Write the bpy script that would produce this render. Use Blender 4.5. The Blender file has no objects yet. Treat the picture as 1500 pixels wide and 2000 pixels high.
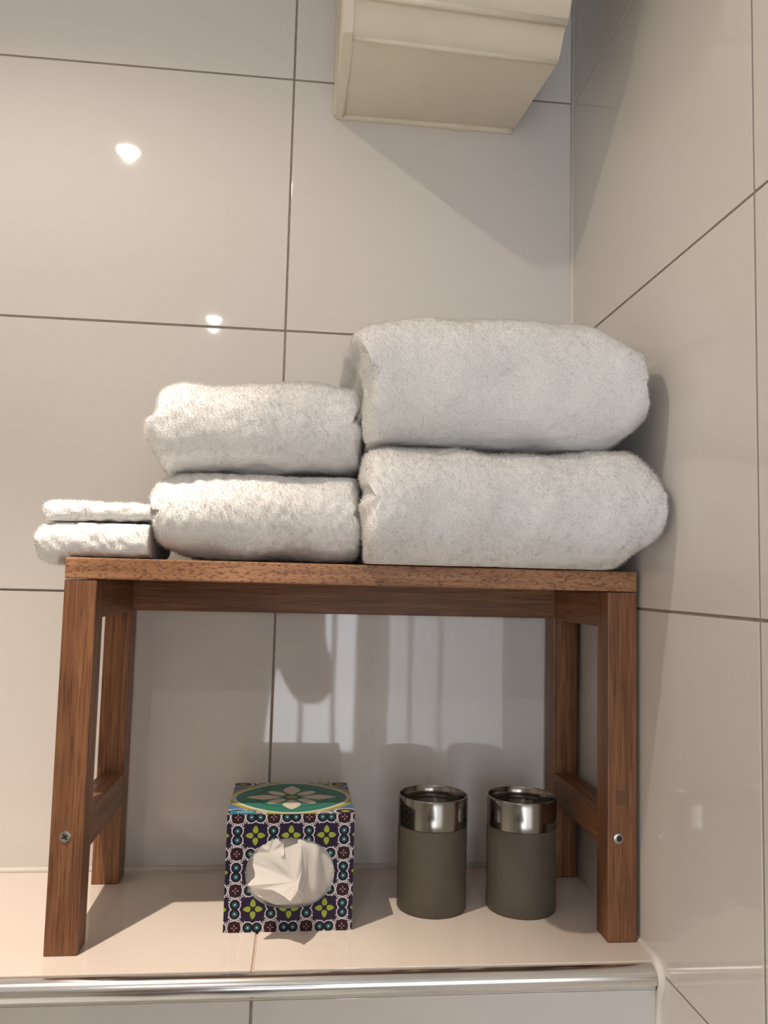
import bpy, bmesh, math, random
import numpy as np
from mathutils import Vector, Matrix

random.seed(7)
SC = bpy.context.scene
COL = SC.collection

# ------------------------------------------------------------------ camera
cam_data = bpy.data.cameras.new('camera')
cam = bpy.data.objects.new('camera', cam_data)
COL.objects.link(cam)
RIGHT = Vector((0.99442123, -0.1025427, 0.02472665))
UP = Vector((-0.03296884, -0.0794788, 0.99629121))
FWD = Vector((0.10019714, 0.99154834, 0.08241612))
m = Matrix((RIGHT, UP, -FWD)).transposed().to_4x4()
m.translation = Vector((0.0249, -0.8359, 0.2919))
cam.matrix_world = m
cam_data.sensor_fit = 'VERTICAL'
cam_data.sensor_height = 36.0
cam_data.lens = 1567.6 / 2000 * 36.0
cam_data.clip_start = 0.01
SC.camera = cam

# ------------------------------------------------------------------ world and exposure
world = bpy.data.worlds.new('world')
SC.world = world
world.use_nodes = True
world.node_tree.nodes['Background'].inputs[0].default_value = (0.8, 0.85, 1.0, 1)
world.node_tree.nodes['Background'].inputs[1].default_value = 0.0
SC.view_settings.view_transform = 'Standard'
SC.view_settings.look = 'None'
SC.view_settings.gamma = 1.0
SC.view_settings.use_curve_mapping = False
SC.view_settings.exposure = 0.06

# light settings (the lamps themselves are built in downlight() and door_1)
SPOT_1 = dict(loc=(-0.268, -0.412, 0.948), power=32, color=(1.0, 0.86, 0.72), cone=76, blend=0.8, spill=4.0, disc=110)
SPOT_2 = dict(loc=(-0.224, -1.243, 0.948), power=55, color=(1.0, 0.92, 0.83), cone=76, blend=1.0, spill=2.2, disc=110)
FILL_SPOT_3 = dict(loc=(-1.050, -0.412, 0.948), power=25, color=(1.0, 0.92, 0.83), cone=76, blend=1.0, spill=1.0, disc=60)  # added out of view, its bounce fills the room
FILL_SPOT_4 = dict(loc=(-1.000, -1.180, 0.948), power=60, color=(1.0, 0.92, 0.83), cone=76, blend=1.0, spill=1.0, disc=60)  # added out of view too, brightens the floor for ambient bounce
DOOR_GLOW = 5.6

# ------------------------------------------------------------------ dimensions (metres, ledge top at z = 0, back wall tiles at y = 0)
W = 0.3119            # right wall
CEIL = 0.957
Z1, TH = 0.8283, 0.2784   # a tile course line and the tile height
YG = -0.3556          # upright joint on the right wall
YF = -0.2098          # front edge of the ledge
XL, YB, ZF = -1.55, -2.35, -1.25
JOINT = 0.0022
OUTLINES = {
    'LT': (-0.215, [(0.0657,0.4894),(0.0737,0.4952),(0.0879,0.4990),(0.1125,0.5034),(0.1458,0.5062),(0.1794,0.5077),(0.2048,0.5067),(0.2198,0.5059),(0.2305,0.5073),(0.2477,0.5083),(0.2607,0.5048),(0.2737,0.4961),(0.2889,0.4871),(0.2954,0.4819),(0.2972,0.4726),(0.2993,0.4599),(0.2976,0.4449),(0.2997,0.4301),(0.2975,0.4216),(0.2888,0.4107),(0.2759,0.4030),(0.2524,0.3995),(0.2101,0.3986),(0.1683,0.3993),(0.1270,0.3992),(0.0904,0.3977),(0.0775,0.3963),(0.0733,0.4035),(0.0719,0.4238),(0.0723,0.4402),(0.0694,0.4565),(0.0674,0.4729),(0.0638,0.4830)]),
    'LB': (-0.222, [(0.0746,0.3903),(0.0837,0.3938),(0.1057,0.3956),(0.1462,0.3960),(0.1873,0.3957),(0.2289,0.3966),(0.2625,0.3988),(0.2774,0.4019),(0.2871,0.4006),(0.2965,0.3931),(0.3050,0.3810),(0.3097,0.3647),(0.3105,0.3462),(0.3083,0.3297),(0.3006,0.3193),(0.2879,0.3108),(0.2774,0.3053),(0.2295,0.3024),(0.1478,0.3027),(0.0919,0.3036),(0.0769,0.3055),(0.0726,0.3188),(0.0729,0.3345),(0.0694,0.3482),(0.0727,0.3583),(0.0681,0.3680),(0.0709,0.3821)]),
    'MT': (-0.168, [(-0.0976,0.4386),(-0.0938,0.4465),(-0.0828,0.4501),(-0.0515,0.4508),(-0.0306,0.4540),(0.0075,0.4581),(0.0332,0.4590),(0.0528,0.4556),(0.0645,0.4526),(0.0695,0.4458),(0.0689,0.4357),(0.0644,0.4280),(0.0680,0.4225),(0.0726,0.4126),(0.0729,0.4008),(0.0706,0.3899),(0.0656,0.3832),(0.0272,0.3804),(-0.0234,0.3776),(-0.0650,0.3768),(-0.0876,0.3743),(-0.0948,0.3799),(-0.1006,0.3894),(-0.1059,0.3977),(-0.1065,0.4104),(-0.1012,0.4192),(-0.0987,0.4278)]),
    'MB': (-0.168, [(-0.1018,0.3556),(-0.0994,0.3641),(-0.0895,0.3717),(-0.0567,0.3763),(-0.0150,0.3771),(0.0272,0.3787),(0.0614,0.3791),(0.0685,0.3725),(0.0723,0.3575),(0.0709,0.3467),(0.0734,0.3339),(0.0742,0.3211),(0.0711,0.3103),(0.0635,0.3063),(0.0128,0.3049),(-0.0454,0.3042),(-0.0701,0.3060),(-0.0826,0.3115),(-0.0902,0.3163),(-0.0957,0.3286),(-0.0930,0.3412),(-0.0957,0.3474)]),
    'WB': (-0.174, [(-0.1870,0.3173),(-0.1851,0.3242),(-0.1783,0.3285),(-0.1547,0.3313),(-0.1269,0.3330),(-0.1008,0.3322),(-0.0961,0.3262),(-0.0940,0.3159),(-0.0952,0.3076),(-0.1014,0.3033),(-0.1333,0.3025),(-0.1603,0.3026),(-0.1686,0.2979),(-0.1765,0.2981),(-0.1831,0.3031)]),
    'WT': (-0.172, [(-0.1819,0.3400),(-0.1799,0.3463),(-0.1641,0.3481),(-0.1362,0.3478),(-0.1080,0.3471),(-0.0982,0.3449),(-0.0954,0.3388),(-0.0961,0.3350),(-0.1154,0.3331),(-0.1553,0.3314),(-0.1769,0.3295),(-0.1807,0.3339)]),
}

# ------------------------------------------------------------------ helpers
def link(name, me, mat=None, parent=None):
    o = bpy.data.objects.new(name, me)
    COL.objects.link(o)
    if mat is not None:
        for q in (mat if isinstance(mat, (list, tuple)) else [mat]):
            me.materials.append(q)
    if parent is not None:
        o.parent = parent
    return o

def from_bm(name, bm, mat=None, parent=None, smooth=False):
    me = bpy.data.meshes.new(name)
    bm.normal_update()
    bm.to_mesh(me)
    bm.free()
    if smooth:
        me.shade_smooth()
    return link(name, me, mat, parent)

def empty(name, loc, label, cat, group=None, rz=0.0):
    o = bpy.data.objects.new(name, None)
    COL.objects.link(o)
    o.location = loc
    o.rotation_euler = (0, 0, rz)
    tag(o, label, cat, group)
    return o

def tag(o, label=None, cat=None, group=None, kind=None):
    if label: o['label'] = label
    if cat: o['category'] = cat
    if group: o['group'] = group
    if kind: o['kind'] = kind
    return o

def bm_box(lo, hi, bevel=0.0, seg=2):
    bm = bmesh.new()
    bmesh.ops.create_cube(bm, size=1.0)
    lo, hi = Vector(lo), Vector(hi)
    for v in bm.verts:
        v.co = Vector([(lo[i] + hi[i]) / 2 + v.co[i] * (hi[i] - lo[i]) for i in range(3)])
    if bevel > 0:
        bmesh.ops.bevel(bm, geom=bm.edges[:], offset=bevel, segments=seg, profile=0.6, affect='EDGES')
    return bm

def box(name, lo, hi, mat, parent=None, bevel=0.0, seg=2, smooth=False):
    return from_bm(name, bm_box(lo, hi, bevel, seg), mat, parent, smooth)

def lathe(name, prof, mat, parent=None, n=72, smooth=True, sharp=0.6):
    bm = bmesh.new()
    rings = []
    for r, z in prof:
        if r < 1e-6:
            rings.append([bm.verts.new((0, 0, z))])
        else:
            rings.append([bm.verts.new((r * math.cos(2 * math.pi * k / n), r * math.sin(2 * math.pi * k / n), z)) for k in range(n)])
    for a, b in zip(rings, rings[1:]):
        for k in range(n):
            q = (k + 1) % n
            if len(a) == 1 and len(b) == 1: continue
            if len(a) == 1: bm.faces.new((a[0], b[q], b[k]))
            elif len(b) == 1: bm.faces.new((a[k], a[q], b[0]))
            else: bm.faces.new((a[k], a[q], b[q], b[k]))
    bmesh.ops.recalc_face_normals(bm, faces=bm.faces)
    for e in bm.edges:
        if len(e.link_faces) == 2 and e.calc_face_angle(0) > sharp:
            e.smooth = False
    return from_bm(name, bm, mat, parent, smooth)

def extrude_x(name, prof, x0, x1, mat, parent=None, smooth=True, prof1=None):
    """prof: list of (y, z); closed; prof1: the section at x1 when it differs"""
    prof1 = prof1 or prof
    bm = bmesh.new()
    a = [bm.verts.new((x0, y, z)) for y, z in prof]
    b = [bm.verts.new((x1, y, z)) for y, z in prof1]
    n = len(prof)
    for k in range(n):
        q = (k + 1) % n
        bm.faces.new((a[k], a[q], b[q], b[k]))
    bm.faces.new(a); bm.faces.new(b)
    bmesh.ops.recalc_face_normals(bm, faces=bm.faces)
    for e in bm.edges:
        if len(e.link_faces) == 2 and e.calc_face_angle(0) > 0.7:
            e.smooth = False
    return from_bm(name, bm, mat, parent, smooth)

def tube(name, pts, radii, mat, parent=None, n=10):
    bm = bmesh.new()
    rings = []
    pts = [Vector(p) for p in pts]
    u = None
    for i, p in enumerate(pts):
        t = (pts[min(i + 1, len(pts) - 1)] - pts[max(i - 1, 0)]).normalized()
        u = t.orthogonal().normalized() if u is None else (u - t * u.dot(t)).normalized()   # carried along, so the tube never twists
        v = t.cross(u)
        r = radii[i] if isinstance(radii, (list, tuple)) else radii
        rings.append([bm.verts.new(p + (u * math.cos(2 * math.pi * k / n) + v * math.sin(2 * math.pi * k / n)) * r) for k in range(n)])
    for a, b in zip(rings, rings[1:]):
        for k in range(n):
            bm.faces.new((a[k], a[(k + 1) % n], b[(k + 1) % n], b[k]))
    bm.faces.new(rings[0]); bm.faces.new(rings[-1])
    bmesh.ops.recalc_face_normals(bm, faces=bm.faces)
    return from_bm(name, bm, mat, parent, True)

# ------------------------------------------------------------------ materials
def new_mat(name):
    mt = bpy.data.materials.new(name)
    mt.use_nodes = True
    nt = mt.node_tree
    return mt, nt, nt.nodes['Principled BSDF']

def pmat(name, color, rough=0.5, metal=0.0, spec=0.5, noise=0.0, nscale=30.0, bump=0.0, bscale=60.0, bdist=0.001, ior=None):
    mt, nt, b = new_mat(name)
    b.inputs['Roughness'].default_value = rough
    b.inputs['Metallic'].default_value = metal
    b.inputs['Specular IOR Level'].default_value = spec
    if ior: b.inputs['IOR'].default_value = ior
    b.inputs['Base Color'].default_value = (*color, 1)
    tc = nt.nodes.new('ShaderNodeTexCoord')
    if noise > 0:
        n = nt.nodes.new('ShaderNodeTexNoise'); n.inputs['Scale'].default_value = nscale; n.inputs['Detail'].default_value = 4
        nt.links.new(tc.outputs['Object'], n.inputs['Vector'])
        r = nt.nodes.new('ShaderNodeValToRGB')
        r.color_ramp.elements[0].position = 0.3; r.color_ramp.elements[1].position = 0.7
        r.color_ramp.elements[0].color = (*[c * (1 - noise) for c in color], 1)
        r.color_ramp.elements[1].color = (*[min(1, c * (1 + noise * 0.5)) for c in color], 1)
        nt.links.new(n.outputs['Fac'], r.inputs['Fac']); nt.links.new(r.outputs['Color'], b.inputs['Base Color'])
    if bump > 0:
        n2 = nt.nodes.new('ShaderNodeTexNoise'); n2.inputs['Scale'].default_value = bscale; n2.inputs['Detail'].default_value = 3
        nt.links.new(tc.outputs['Object'], n2.inputs['Vector'])
        bp = nt.nodes.new('ShaderNodeBump'); bp.inputs['Strength'].default_value = bump; bp.inputs['Distance'].default_value = bdist
        nt.links.new(n2.outputs['Fac'], bp.inputs['Height']); nt.links.new(bp.outputs['Normal'], b.inputs['Normal'])
    return mt

def wood(name, axis, dots=False):
    mt, nt, b = new_mat(name)
    tc = nt.nodes.new('ShaderNodeTexCoord')
    def noise(scale, detail, stretch, rough=0.6):
        mp = nt.nodes.new('ShaderNodeMapping')
        s = [1.0, 1.0, 1.0]; s[axis] = stretch
        mp.inputs['Scale'].default_value = s
        n = nt.nodes.new('ShaderNodeTexNoise'); n.inputs['Scale'].default_value = scale; n.inputs['Detail'].default_value = detail
        n.inputs['Roughness'].default_value = rough
        nt.links.new(tc.outputs['Object'], mp.inputs['Vector']); nt.links.new(mp.outputs['Vector'], n.inputs['Vector'])
        return n
    def mul(fac, a, c):
        x = nt.nodes.new('ShaderNodeMix'); x.data_type = 'RGBA'; x.blend_type = 'MULTIPLY'
        x.inputs['Factor'].default_value = fac
        nt.links.new(a, x.inputs['A']); nt.links.new(c, x.inputs['B'])
        return x.outputs['Result']
    n1 = noise(210, 6, 0.04)
    r1 = nt.nodes.new('ShaderNodeValToRGB')
    e = r1.color_ramp.elements
    e[0].position = 0.28; e[0].color = (0.165, 0.074, 0.035, 1)
    e[1].position = 0.74; e[1].color = (0.37, 0.190, 0.096, 1)
    k = e.new(0.5); k.color = (0.262, 0.120, 0.056, 1)
    nt.links.new(n1.outputs['Fac'], r1.inputs['Fac'])
    n2 = noise(750, 3, 0.03 if not dots else 0.35)
    r2 = nt.nodes.new('ShaderNodeValToRGB')
    r2.color_ramp.elements[0].position = 0.36; r2.color_ramp.elements[0].color = (0.42, 0.36, 0.32, 1) if not dots else (0.42, 0.35, 0.30, 1)
    r2.color_ramp.elements[1].position = 0.52 if not dots else 0.5; r2.color_ramp.elements[1].color = (1, 1, 1, 1)
    nt.links.new(n2.outputs['Fac'], r2.inputs['Fac'])
    n3 = noise(22, 2, 0.25)
    r3 = nt.nodes.new('ShaderNodeValToRGB')
    r3.color_ramp.elements[0].position = 0.3; r3.color_ramp.elements[0].color = (0.72, 0.66, 0.62, 1)
    r3.color_ramp.elements[1].position = 0.7; r3.color_ramp.elements[1].color = (1.12, 1.1, 1.06, 1)
    nt.links.new(n3.outputs['Fac'], r3.inputs['Fac'])
    c = mul(0.95 if dots else 0.75, r1.outputs['Color'], r2.outputs['Color'])
    c = mul(1.0, c, r3.outputs['Color'])
    if dots:
        for el, col in zip(r1.color_ramp.elements, ((0.29, 0.145, 0.072, 1), (0.43, 0.225, 0.118, 1), (0.60, 0.345, 0.19, 1))): el.color = col
    nt.links.new(c, b.inputs['Base Color'])
    b.inputs['Roughness'].default_value = 0.42
    b.inputs['Specular IOR Level'].default_value = 0.4
    bp = nt.nodes.new('ShaderNodeBump'); bp.inputs['Strength'].default_value = 0.25; bp.inputs['Distance'].default_value = 0.0004
    nt.links.new(n2.outputs['Fac'], bp.inputs['Height']); nt.links.new(bp.outputs['Normal'], b.inputs['Normal'])
    return mt

def tile_mat(name, color, wave):
    mt, nt, b = new_mat(name)
    b.inputs['Roughness'].default_value = 0.04
    b.inputs['IOR'].default_value = 1.5
    tc = nt.nodes.new('ShaderNodeTexCoord')
    n = nt.nodes.new('ShaderNodeTexNoise'); n.inputs['Scale'].default_value = 90; n.inputs['Detail'].default_value = 3
    r = nt.nodes.new('ShaderNodeValToRGB')
    r.color_ramp.elements[0].color = (*[c * 0.975 for c in color], 1); r.color_ramp.elements[1].color = (*color, 1)
    nt.links.new(tc.outputs['Object'], n.inputs['Vector']); nt.links.new(n.outputs['Fac'], r.inputs['Fac'])
    nt.links.new(r.outputs['Color'], b.inputs['Base Color'])
    n2 = nt.nodes.new('ShaderNodeTexNoise'); n2.inputs['Scale'].default_value = 14; n2.inputs['Detail'].default_value = 1.5
    nt.links.new(tc.outputs['Object'], n2.inputs['Vector'])
    bp = nt.nodes.new('ShaderNodeBump'); bp.inputs['Strength'].default_value = wave; bp.inputs['Distance'].default_value = 0.001
    nt.links.new(n2.outputs['Fac'], bp.inputs['Height']); nt.links.new(bp.outputs['Normal'], b.inputs['Normal'])
    return mt

def emit(name, color, strength):
    mt, nt, b = new_mat(name)
    b.inputs['Base Color'].default_value = (0.8, 0.8, 0.8, 1)
    b.inputs['Emission Color'].default_value = (*color, 1)
    b.inputs['Emission Strength'].default_value = strength
    return mt

M_TILE = tile_mat('glazed_wall_tile', (0.76, 0.726, 0.688), 0.08)
M_LEDGE = tile_mat('glazed_ledge_tile', (0.77, 0.68, 0.605), 0.08)
M_GROUT = pmat('grout', (0.33, 0.28, 0.235), 0.9, noise=0.15, nscale=200)
M_GROUT_L = pmat('light_grout', (0.56, 0.46, 0.37), 0.9, noise=0.1, nscale=200)
M_CAULK = pmat('silicone_bead', (0.80, 0.76, 0.69), 0.35)
M_PAINT = pmat('wall_paint', (0.72, 0.68, 0.62), 0.7, noise=0.03, nscale=12)
M_CEIL = pmat('ceiling_paint', (0.82, 0.80, 0.76), 0.8, noise=0.02, nscale=10)
M_FLOOR = pmat('floor_tile', (0.66, 0.63, 0.58), 0.4, noise=0.08, nscale=8)
M_CREAM = pmat('cream_gloss_paint', (0.80, 0.74, 0.60), 0.38, noise=0.04, nscale=25, bump=0.35, bscale=45, bdist=0.002)
M_ALU = pmat('polished_aluminium', (0.80, 0.80, 0.80), 0.17, metal=1.0)
M_WX, M_WY, M_WZ = wood('hardwood_grain_along_x', 0), wood('hardwood_grain_along_y', 1), wood('hardwood_grain_upright', 2)
M_WSEAT = wood('hardwood_pored_edge', 0, dots=True)
M_SCREW = pmat('zinc_screw', (0.42, 0.40, 0.38), 0.35, metal=1.0)
M_DARK = pmat('dark_recess', (0.02, 0.018, 0.016), 0.7)
M_PLUG = pmat('wood_filler', (0.17, 0.075, 0.035), 0.5, noise=0.2, nscale=300)
M_CAN = pmat('taupe_soft_touch', (0.108, 0.092, 0.071), 0.5, spec=0.35, noise=0.04, nscale=60)
M_CARD = pmat('plain_card', (0.62, 0.60, 0.56), 0.7)
M_WHITE = pmat('white_enamel', (0.82, 0.82, 0.82), 0.35)

def steel():
    mt, nt, b = new_mat('brushed_steel')
    b.inputs['Base Color'].default_value = (0.29, 0.27, 0.24, 1)
    b.inputs['Metallic'].default_value = 1.0
    b.inputs['Roughness'].default_value = 0.17
    b.inputs['Anisotropic'].default_value = 0.6
    tg = nt.nodes.new('ShaderNodeTangent'); tg.direction_type = 'RADIAL'; tg.axis = 'Z'
    nt.links.new(tg.outputs['Tangent'], b.inputs['Tangent'])
    return mt
M_STEEL = steel()
M_LID = pmat('dark_steel_lid', (0.10, 0.095, 0.085), 0.3, metal=1.0)

def terry():
    mt, nt, b = new_mat('white_terry')
    b.inputs['Base Color'].default_value = (0.96, 0.955, 0.94, 1)
    b.inputs['Roughness'].default_value = 0.95
    b.inputs['Specular IOR Level'].default_value = 0.1
    tr = nt.nodes.new('ShaderNodeBsdfTranslucent'); tr.inputs['Color'].default_value = (0.96, 0.95, 0.93, 1)
    mx = nt.nodes.new('ShaderNodeMixShader'); mx.inputs[0].default_value = 0.6
    out = nt.nodes['Material Output']
    nt.links.new(b.outputs[0], mx.inputs[1]); nt.links.new(tr.outputs[0], mx.inputs[2]); nt.links.new(mx.outputs[0], out.inputs[0])
    return mt
M_PILE = terry()
def terry_ground():
    mt, nt, b = new_mat('white_terry_ground')
    b.inputs['Base Color'].default_value = (0.95, 0.945, 0.935, 1)
    b.inputs['Roughness'].default_value = 0.95
    b.inputs['Specular IOR Level'].default_value = 0.08
    tc = nt.nodes.new('ShaderNodeTexCoord')
    n1 = nt.nodes.new('ShaderNodeTexNoise'); n1.inputs['Scale'].default_value = 700; n1.inputs['Detail'].default_value = 3; n1.inputs['Roughness'].default_value = 0.65
    n2 = nt.nodes.new('ShaderNodeTexVoronoi'); n2.inputs['Scale'].default_value = 800
    nt.links.new(tc.outputs['Object'], n1.inputs['Vector']); nt.links.new(tc.outputs['Object'], n2.inputs['Vector'])
    ad = nt.nodes.new('ShaderNodeMath'); ad.operation = 'MULTIPLY_ADD'; ad.inputs[1].default_value = -0.5
    nt.links.new(n2.outputs['Distance'], ad.inputs[0]); nt.links.new(n1.outputs['Fac'], ad.inputs[2])
    bp = nt.nodes.new('ShaderNodeBump'); bp.inputs['Strength'].default_value = 0.5; bp.inputs['Distance'].default_value = 0.0012
    nt.links.new(ad.outputs[0], bp.inputs['Height']); nt.links.new(bp.outputs['Normal'], b.inputs['Normal'])
    return mt
M_TERRY = terry_ground()

def tissue_mat():
    mt, nt, b = new_mat('tissue_paper')
    b.inputs['Base Color'].default_value = (0.90, 0.875, 0.84, 1)
    b.inputs['Roughness'].default_value = 0.85
    b.inputs['Specular IOR Level'].default_value = 0.15
    tr = nt.nodes.new('ShaderNodeBsdfTranslucent'); tr.inputs['Color'].default_value = (0.9, 0.87, 0.83, 1)
    mx = nt.nodes.new('ShaderNodeMixShader'); mx.inputs[0].default_value = 0.4
    nt.links.new(b.outputs[0], mx.inputs[1]); nt.links.new(tr.outputs[0], mx.inputs[2])
    nt.links.new(mx.outputs[0], nt.nodes['Material Output'].inputs[0])
    return mt
M_TISSUE = tissue_mat()

# ------------------------------------------------------------------ printed carton patterns, computed as flat colour arrays
def to_image(name, arr):
    h, w, _ = arr.shape
    im = bpy.data.images.new(name, w, h)
    rgba = np.ones((h, w, 4), np.float32); rgba[..., :3] = arr
    im.pixels.foreach_set(rgba.ravel())
    im.pack()
    return im

def down(a, k):
    h, w, c = a.shape
    return a.reshape(h // k, k, w // k, k, c).mean((1, 3))

def front_pattern(bw, bh):
    n = 2048
    X, Y = np.meshgrid((np.arange(n) + .5) / n * bw, (np.arange(n) + .5) / n * bh)
    P = 0.0294
    u = (X - 0.0236) / P; v = (Y - 0.0184) / P
    u = u - np.round(u); v = v - np.round(v)          # a flower at the centre of each cell
    au, av = np.abs(u), np.abs(v)
    img = np.empty((n, n, 3)); img[:] = (0.115, 0.07, 0.19)
    def put(mask, c): img[mask] = c
    cu, cv = 0.5 - au, 0.5 - av                        # distance to the cell corner motif
    put((cu + cv < 0.27), (0.16, 0.06, 0.09))
    # pale star outline: ring round every disc of the pairs
    pr = [(cu, np.abs(av - 0.125)), (np.abs(au - 0.125), cv)]
    white = (0.83, 0.78, 0.84)
    for a, b in pr:
        r = np.hypot(a, b)
        put((r < 0.172) & (r > 0.142), white)
    for s in (0.0,):                                   # little spurs on the star
        put((np.hypot(au - 0.335, av - 0.21) < 0.022) | (np.hypot(au - 0.21, av - 0.335) < 0.022), white)
    # lace round the corner motif
    lace = np.zeros((n, n), bool)
    for a, b in ((cu, cv), (cv, cu)):
        for o in (0.0, 0.07, 0.13):
            rr = np.hypot(a - o, b - (0.238 - o * 0.30))
            lace |= (rr < 0.043) & (rr > 0.019)
        lace |= (np.abs(b - 0.195 + 0.25 * a) < 0.010) & (a < 0.14)
    put(lace, (0.80, 0.78, 0.80))
    put((np.abs(cu) < 0.013) & (np.abs(cv - 0.06) < 0.03) | (np.abs(cv) < 0.013) & (np.abs(cu - 0.06) < 0.03), (0.75, 0.55, 0.6))
    for a, b in pr:
        r = np.hypot(a, b)
        put(r < 0.142, (0.045, 0.045, 0.10))
        t = (np.clip(1 - r / 0.10, 0, 1) ** 1.3)[..., None]
        mk = r < 0.085
        col = np.array((0.06, 0.13, 0.20)) * (1 - t) + np.array((0.38, 0.72, 0.70)) * t
        img[mk] = col[mk]
        put(r < 0.016, (0.9, 0.95, 0.93))
    # four green petals
    for a, b in ((au, av), (av, au)):
        q = (a - 0.165) / 0.105
        w = 0.072 * np.sqrt(np.clip(1 - q * q, 0, 1)) * (1 + 0.35 * -q)
        put((np.abs(q) < 1) & (b < w), (0.60, 0.66, 0.22))
        put((np.abs(q) < 0.85) & (b < 0.006), (0.50, 0.56, 0.18))
    return down(img, 2)

def top_pattern(bw, bd):
    n = 2048
    X, Y = np.meshgrid((np.arange(n) + .5) / n * 2 - 1, (np.arange(n) + .5) / n * 2 - 1)
    img = np.empty((n, n, 3)); img[:] = (0.30, 0.42, 0.62)
    ax, ay = np.abs(X), np.abs(Y)
    def put(mk, c): img[mk] = c
    R = np.hypot(X, Y); A = np.arctan2(Y, X)
    cream, olive, teal, dark = (0.83, 0.79, 0.72), (0.62, 0.60, 0.25), (0.16, 0.47, 0.40), (0.10, 0.26, 0.25)
    lobe = 0.87 + 0.03 * np.cos(4 * A)
    put(R < lobe + 0.19, olive)
    put(R < lobe + 0.10, cream)
    put(R < lobe + 0.03, teal)
    put((R < 0.63), dark)
    put((R < 0.60), teal)
    for th in range(4):                                 # long pointed petals on the axes
        c, s = math.cos(th * math.pi / 2), math.sin(th * math.pi / 2)
        p, q = X * c + Y * s, -X * s + Y * c
        t = (p - 0.46) / 0.30
        put((np.abs(t) < 1) & (np.abs(q) < 0.15 * (1 - np.abs(t) ** 1.6)), cream)
        c, s = math.cos(th * math.pi / 2 + math.pi / 4), math.sin(th * math.pi / 2 + math.pi / 4)
        p, q = X * c + Y * s, -X * s + Y * c
        put(((p - 0.36) / 0.19) ** 2 + (q / 0.10) ** 2 < 1, cream)
    put((X / 0.16) ** 2 + (Y / 0.13) ** 2 < 1, dark)
    put((X / 0.10) ** 2 + (Y / 0.08) ** 2 < 1, olive)
    d = np.hypot((ax - 0.86) / 1.15, ay - 0.88)
    put(d < 0.17, cream); put(d < 0.135, (0.16, 0.13, 0.22)); put(d < 0.06, olive)
    dd = np.hypot((ax - 0.52) / 1.3, ay - 0.97)
    put(dd < 0.10, cream); put(dd < 0.06, (0.50, 0.47, 0.55))
    # teal name strip at the front edge with a line of tiny pale marks
    put((X > -0.97) & (X < -0.56) & (Y < -0.80), (0.16, 0.47, 0.56))
    g = np.sin(X * 240) + 0.7 * np.sin(X * 391 + 1) + 0.5 * np.sin(Y * 160)
    put((X > -0.86) & (X < -0.60) & (np.abs(Y + 0.885) < 0.028) & (g > -0.2), (0.75, 0.86, 0.88))
    return down(img, 2)

def image_mat(name, arr, rough=0.45):
    mt, nt, b = new_mat(name)
    t = nt.nodes.new('ShaderNodeTexImage'); t.image = to_image(name, arr)
    uv = nt.nodes.new('ShaderNodeUVMap'); uv.uv_map = 'print'
    nt.links.new(uv.outputs['UV'], t.inputs['Vector']); nt.links.new(t.outputs['Color'], b.inputs['Base Color'])
    b.inputs['Roughness'].default_value = rough
    b.inputs['Specular IOR Level'].default_value = 0.3
    return mt

# ================================================================== THE ROOM
def tiled(wall, plane, at, us, vs, mat, tilt=0.0, lo_v=-9, hi_v=9):
    """tiles as pieces of a wall. plane 'y': tiles in x/z facing -y; 'x': tiles in y/z facing -x; 'z': tiles in x/y facing up"""
    T = 0.008; j = JOINT / 2
    for u0, u1 in zip(us, us[1:]):
        for v0, v1 in zip(vs, vs[1:]):
            a, b, c, d = u0 + j, u1 - j, max(v0, lo_v) + j, min(v1, hi_v) - j
            if d - c < 0.01: continue
            hu, hv = (b - a) / 2, (d - c) / 2
            if plane == 'y': lo, hi, loc = (-hu, 0, -hv), (hu, T, hv), ((a + b) / 2, at, (c + d) / 2)
            elif plane == 'x': lo, hi, loc = (0, -hu, -hv), (T, hu, hv), (at, (a + b) / 2, (c + d) / 2)
            else: lo, hi, loc = (-hu, -hv, -T), (hu, hv, 0), ((a + b) / 2, (c + d) / 2, at)
            o = box('tile', lo, hi, mat, wall, bevel=0.0006, seg=2, smooth=False)
            o.location = loc
            if tilt:
                k1, k2 = random.uniform(-tilt, tilt), random.uniform(-tilt, tilt)
                o.rotation_euler = {'y': (k1, 0, k2), 'x': (0, k1, k2), 'z': (k1, k2, 0)}[plane]

rows = [Z1 + TH - TH * k for k in range(9)][::-1]
wall_back = tag(box('wall_back', (XL, 0.0013, -0.02), (W + 0.03, 0.04, CEIL), M_GROUT), kind='structure')
tiled(wall_back, 'y', 0.0, [XL, -1.112, -0.556, 0.0, W], [Z1 - 3 * TH] + rows[-4:], M_TILE, 0.0006, lo_v=0.0005, hi_v=CEIL)
for q in wall_back.children:                       # one tile sits a touch out of true: it splits the lamp's mirror image at the joint
    if q.type == 'MESH' and -0.5 < q.location.x < -0.1 and 0.3 < q.location.z < 0.5:
        q.rotation_euler = (-0.0055, 0, 0)
wall_right = tag(box('wall_right', (W + 0.0013, YB, ZF), (W + 0.04, 0.04, CEIL), M_GROUT), kind='structure')
tiled(wall_right, 'x', W, [YB, YG - 1.668, YG - 1.112, YG - 0.556, YG, 0.0], rows, M_TILE, 0.0006, lo_v=ZF, hi_v=CEIL)
wall_lower = tag(box('wall_lower', (XL, YF - 0.0018, ZF), (W, YF + 0.03, -0.019), M_GROUT), kind='structure')
tiled(wall_lower, 'y', YF - 0.0030, [XL, -1.114, -0.558, -0.0012, W], rows, M_TILE, 0.0004, lo_v=ZF, hi_v=-0.0185)
ledge = tag(box('ledge', (XL, YF + 0.031, -0.06), (W, 0.0, -0.0016), M_GROUT_L), kind='structure')
box('ledge_bed', (XL, YF + 0.002, -0.0185), (W, YF + 0.031, -0.0016), M_GROUT_L, ledge)
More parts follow.
